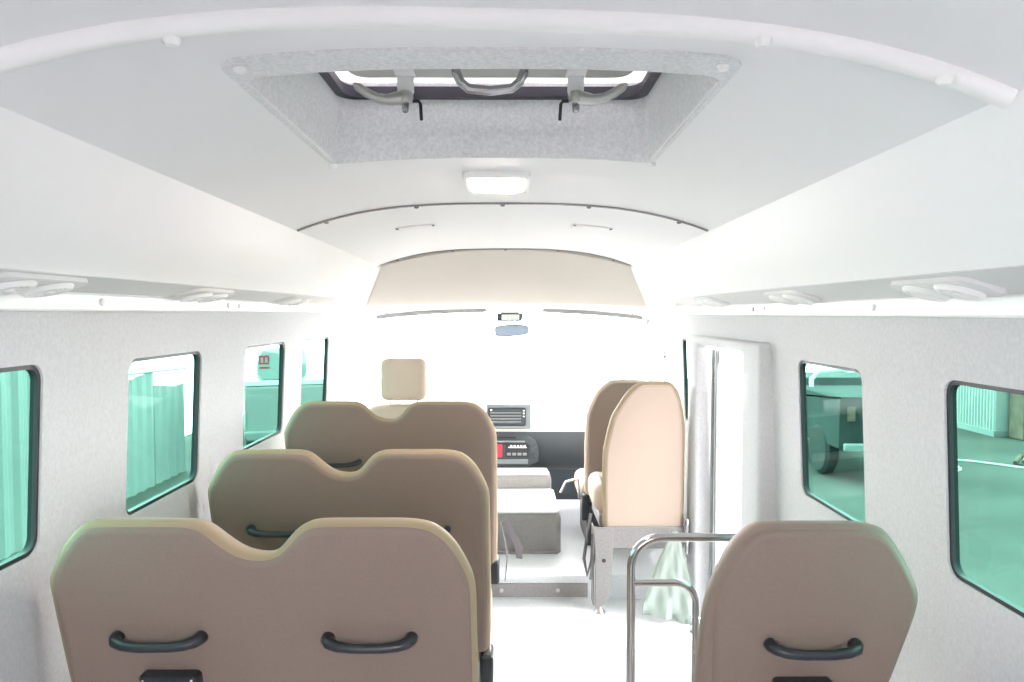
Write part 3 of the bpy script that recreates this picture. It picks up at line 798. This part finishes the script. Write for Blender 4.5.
# dark pickup truck parked on the right
pk = thing('pickup_truck', 'dark pickup truck with pale roll bar parked outside the right windows', 'truck', (4.80, 10.95, G))
pk.scale = (.9, .9, 1.0)
b = MB()
prof = [(-2.0, .42), (-2.02, 1.10), (-.55, 1.12), (-.40, 1.10), (.95, .98), (1.05, .92), (2.0, .84), (2.08, .60), (2.05, .42)]
pillow(b, prof, [(.03, -.74), (0, -.70), (0, .70), (.03, .74)], lambda u, v, d: (d, u, v)); b.build('body', 'truckdark', pk, angle=40)
b = MB(); pillow(b, [(-.55, .95), (-.42, 1.22), (.40, 1.24), (.98, .96)], [(.03, -.66), (0, -.63), (0, .63), (.03, .66)], lambda u, v, d: (d, u, v)); b.build('cab', 'truckdark', pk, angle=40)
for s_ in (-1, 1):
    MB().rings([[(s_*d, u, v) for u, v in ((-.38, .99), (-.32, 1.18), (.34, 1.19), (.72, .99))] for d in (.64, .68)]).build('side_window', 'vanglass', pk)
    for yy in (-1.3, 1.4):
        MB().lathe([(.14, -.10), (.29, -.10), (.34, -.06), (.34, .06), (.29, .10), (.14, .10)], (s_*.66, yy, .34), 'x', 28).build('wheel', 'tyre', pk)
    MB().box((s_*.60-.05, -2.05, .80), (s_*.60+.05, -2.01, .98)).build('tail_lamp', 'rust', pk)
MB().tube([(-.62, -.75, .95), (-.62, -.72, 1.22), (-.5, -.70, 1.33), (0, -.70, 1.36), (.5, -.70, 1.33), (.62, -.72, 1.22), (.62, -.75, .95)], .035, 10).build('roll_bar', 'vanwhite', pk)
MB().box((-.70, -2.10, .42), (.70, -2.0, .52)).build('bumper', 'dustgrey', pk, bevel=.02)

# container, post and cable in the yard on the right
ct = thing('shipping_container', 'pale corrugated container standing in the yard, seen through the nearest right window', 'container', (9.6, 13.6, G))
n = 26; prf = []
for k_ in range(n*4+1):
    prf.append((-1.15-(.03 if k_ % 4 in (1, 2) else 0), -.9+k_*2.2/(n*4)*1.0))
b = MB(); b.grid([[(x, y, .08) for x, y in prf], [(x, y, 2.3) for x, y in prf]], (.02, 0, 0)); b.box((-1.13, -.9, .06), (1.2, 1.3, 2.3))
b.build('box', 'container', ct, angle=20)
MB().box((-1.2, -.93, .0), (1.2, -.80, .10)).build('base_rail', 'dustgrey', ct)
MB().box((-1.2, -.80, .0), (-1.08, 1.3, .10)).build('base_rail', 'dustgrey', ct)
for x in (-.6, 0, .6): MB().tube([(x, -.93, .2), (x, -.93, 2.1)], .02, 8).build('lock_bar', 'dustgrey', ct)
ps = MB().box((8.62, 12.25, G), (8.95, 12.62, G+2.2)).build('brown_post', 'rust', bevel=.02)
tag(ps, 'rusty brown post standing beside the pale container', 'post')
pts = []
for k_ in range(40):
    a = k_/39
    pts.append((5.55+1.9*a+.12*math.sin(a*9), 9.1+1.35*math.sin(a*2.8)+.15*math.sin(a*14), G+.012))
cbl = MB().tube(pts, .016, 6).build('cable', 'cable')
tag(cbl, 'white cable lying loosely on the concrete yard outside the right windows', 'cable')
tk = MB(); tk.tube([(7.15, 10.3, G+.03), (7.3, 10.42, G+.10), (7.46, 10.36, G+.05), (7.38, 10.22, G+.03), (7.22, 10.24, G+.07), (7.34, 10.34, G+.12)], .035, 8)
tag(tk.build('cable_coil', 'rust'), 'small brown heap of tangled cable on the concrete yard', 'cable')

# ------------------------------------------------------------------ light: bright overcast sky
wd = bpy.data.worlds.new('sky'); S.world = wd; wd.use_nodes = True
nt = wd.node_tree; bg = nt.nodes['Background']
bg.inputs['Strength'].default_value = 1.0          # bright haze, brightest ahead of the bus where the sun stands
tc = nt.nodes.new('ShaderNodeTexCoord'); sp = nt.nodes.new('ShaderNodeSeparateXYZ'); rp = nt.nodes.new('ShaderNodeValToRGB')
mr_ = nt.nodes.new('ShaderNodeMapRange'); mr_.inputs['From Min'].default_value = -1; mr_.inputs['From Max'].default_value = 1
nt.links.new(tc.outputs['Generated'], sp.inputs['Vector']); nt.links.new(sp.outputs['Y'], mr_.inputs['Value']); nt.links.new(mr_.outputs['Result'], rp.inputs['Fac'])
rp.color_ramp.interpolation = 'EASE'
rp.color_ramp.elements[0].position = .1; rp.color_ramp.elements[0].color = (.78, .715, .765, 1)
rp.color_ramp.elements[1].position = .95; rp.color_ramp.elements[1].color = (2.25, 2.06, 2.14, 1)
nt.links.new(rp.outputs['Color'], bg.inputs['Color'])
S.view_settings.view_transform = 'Standard'; S.view_settings.look = 'None'
S.view_settings.gamma = 1; S.view_settings.use_curve_mapping = False
S.view_settings.exposure = 3.9
S.cycles.max_bounces = 16; S.cycles.diffuse_bounces = 10; S.cycles.transparent_max_bounces = 16
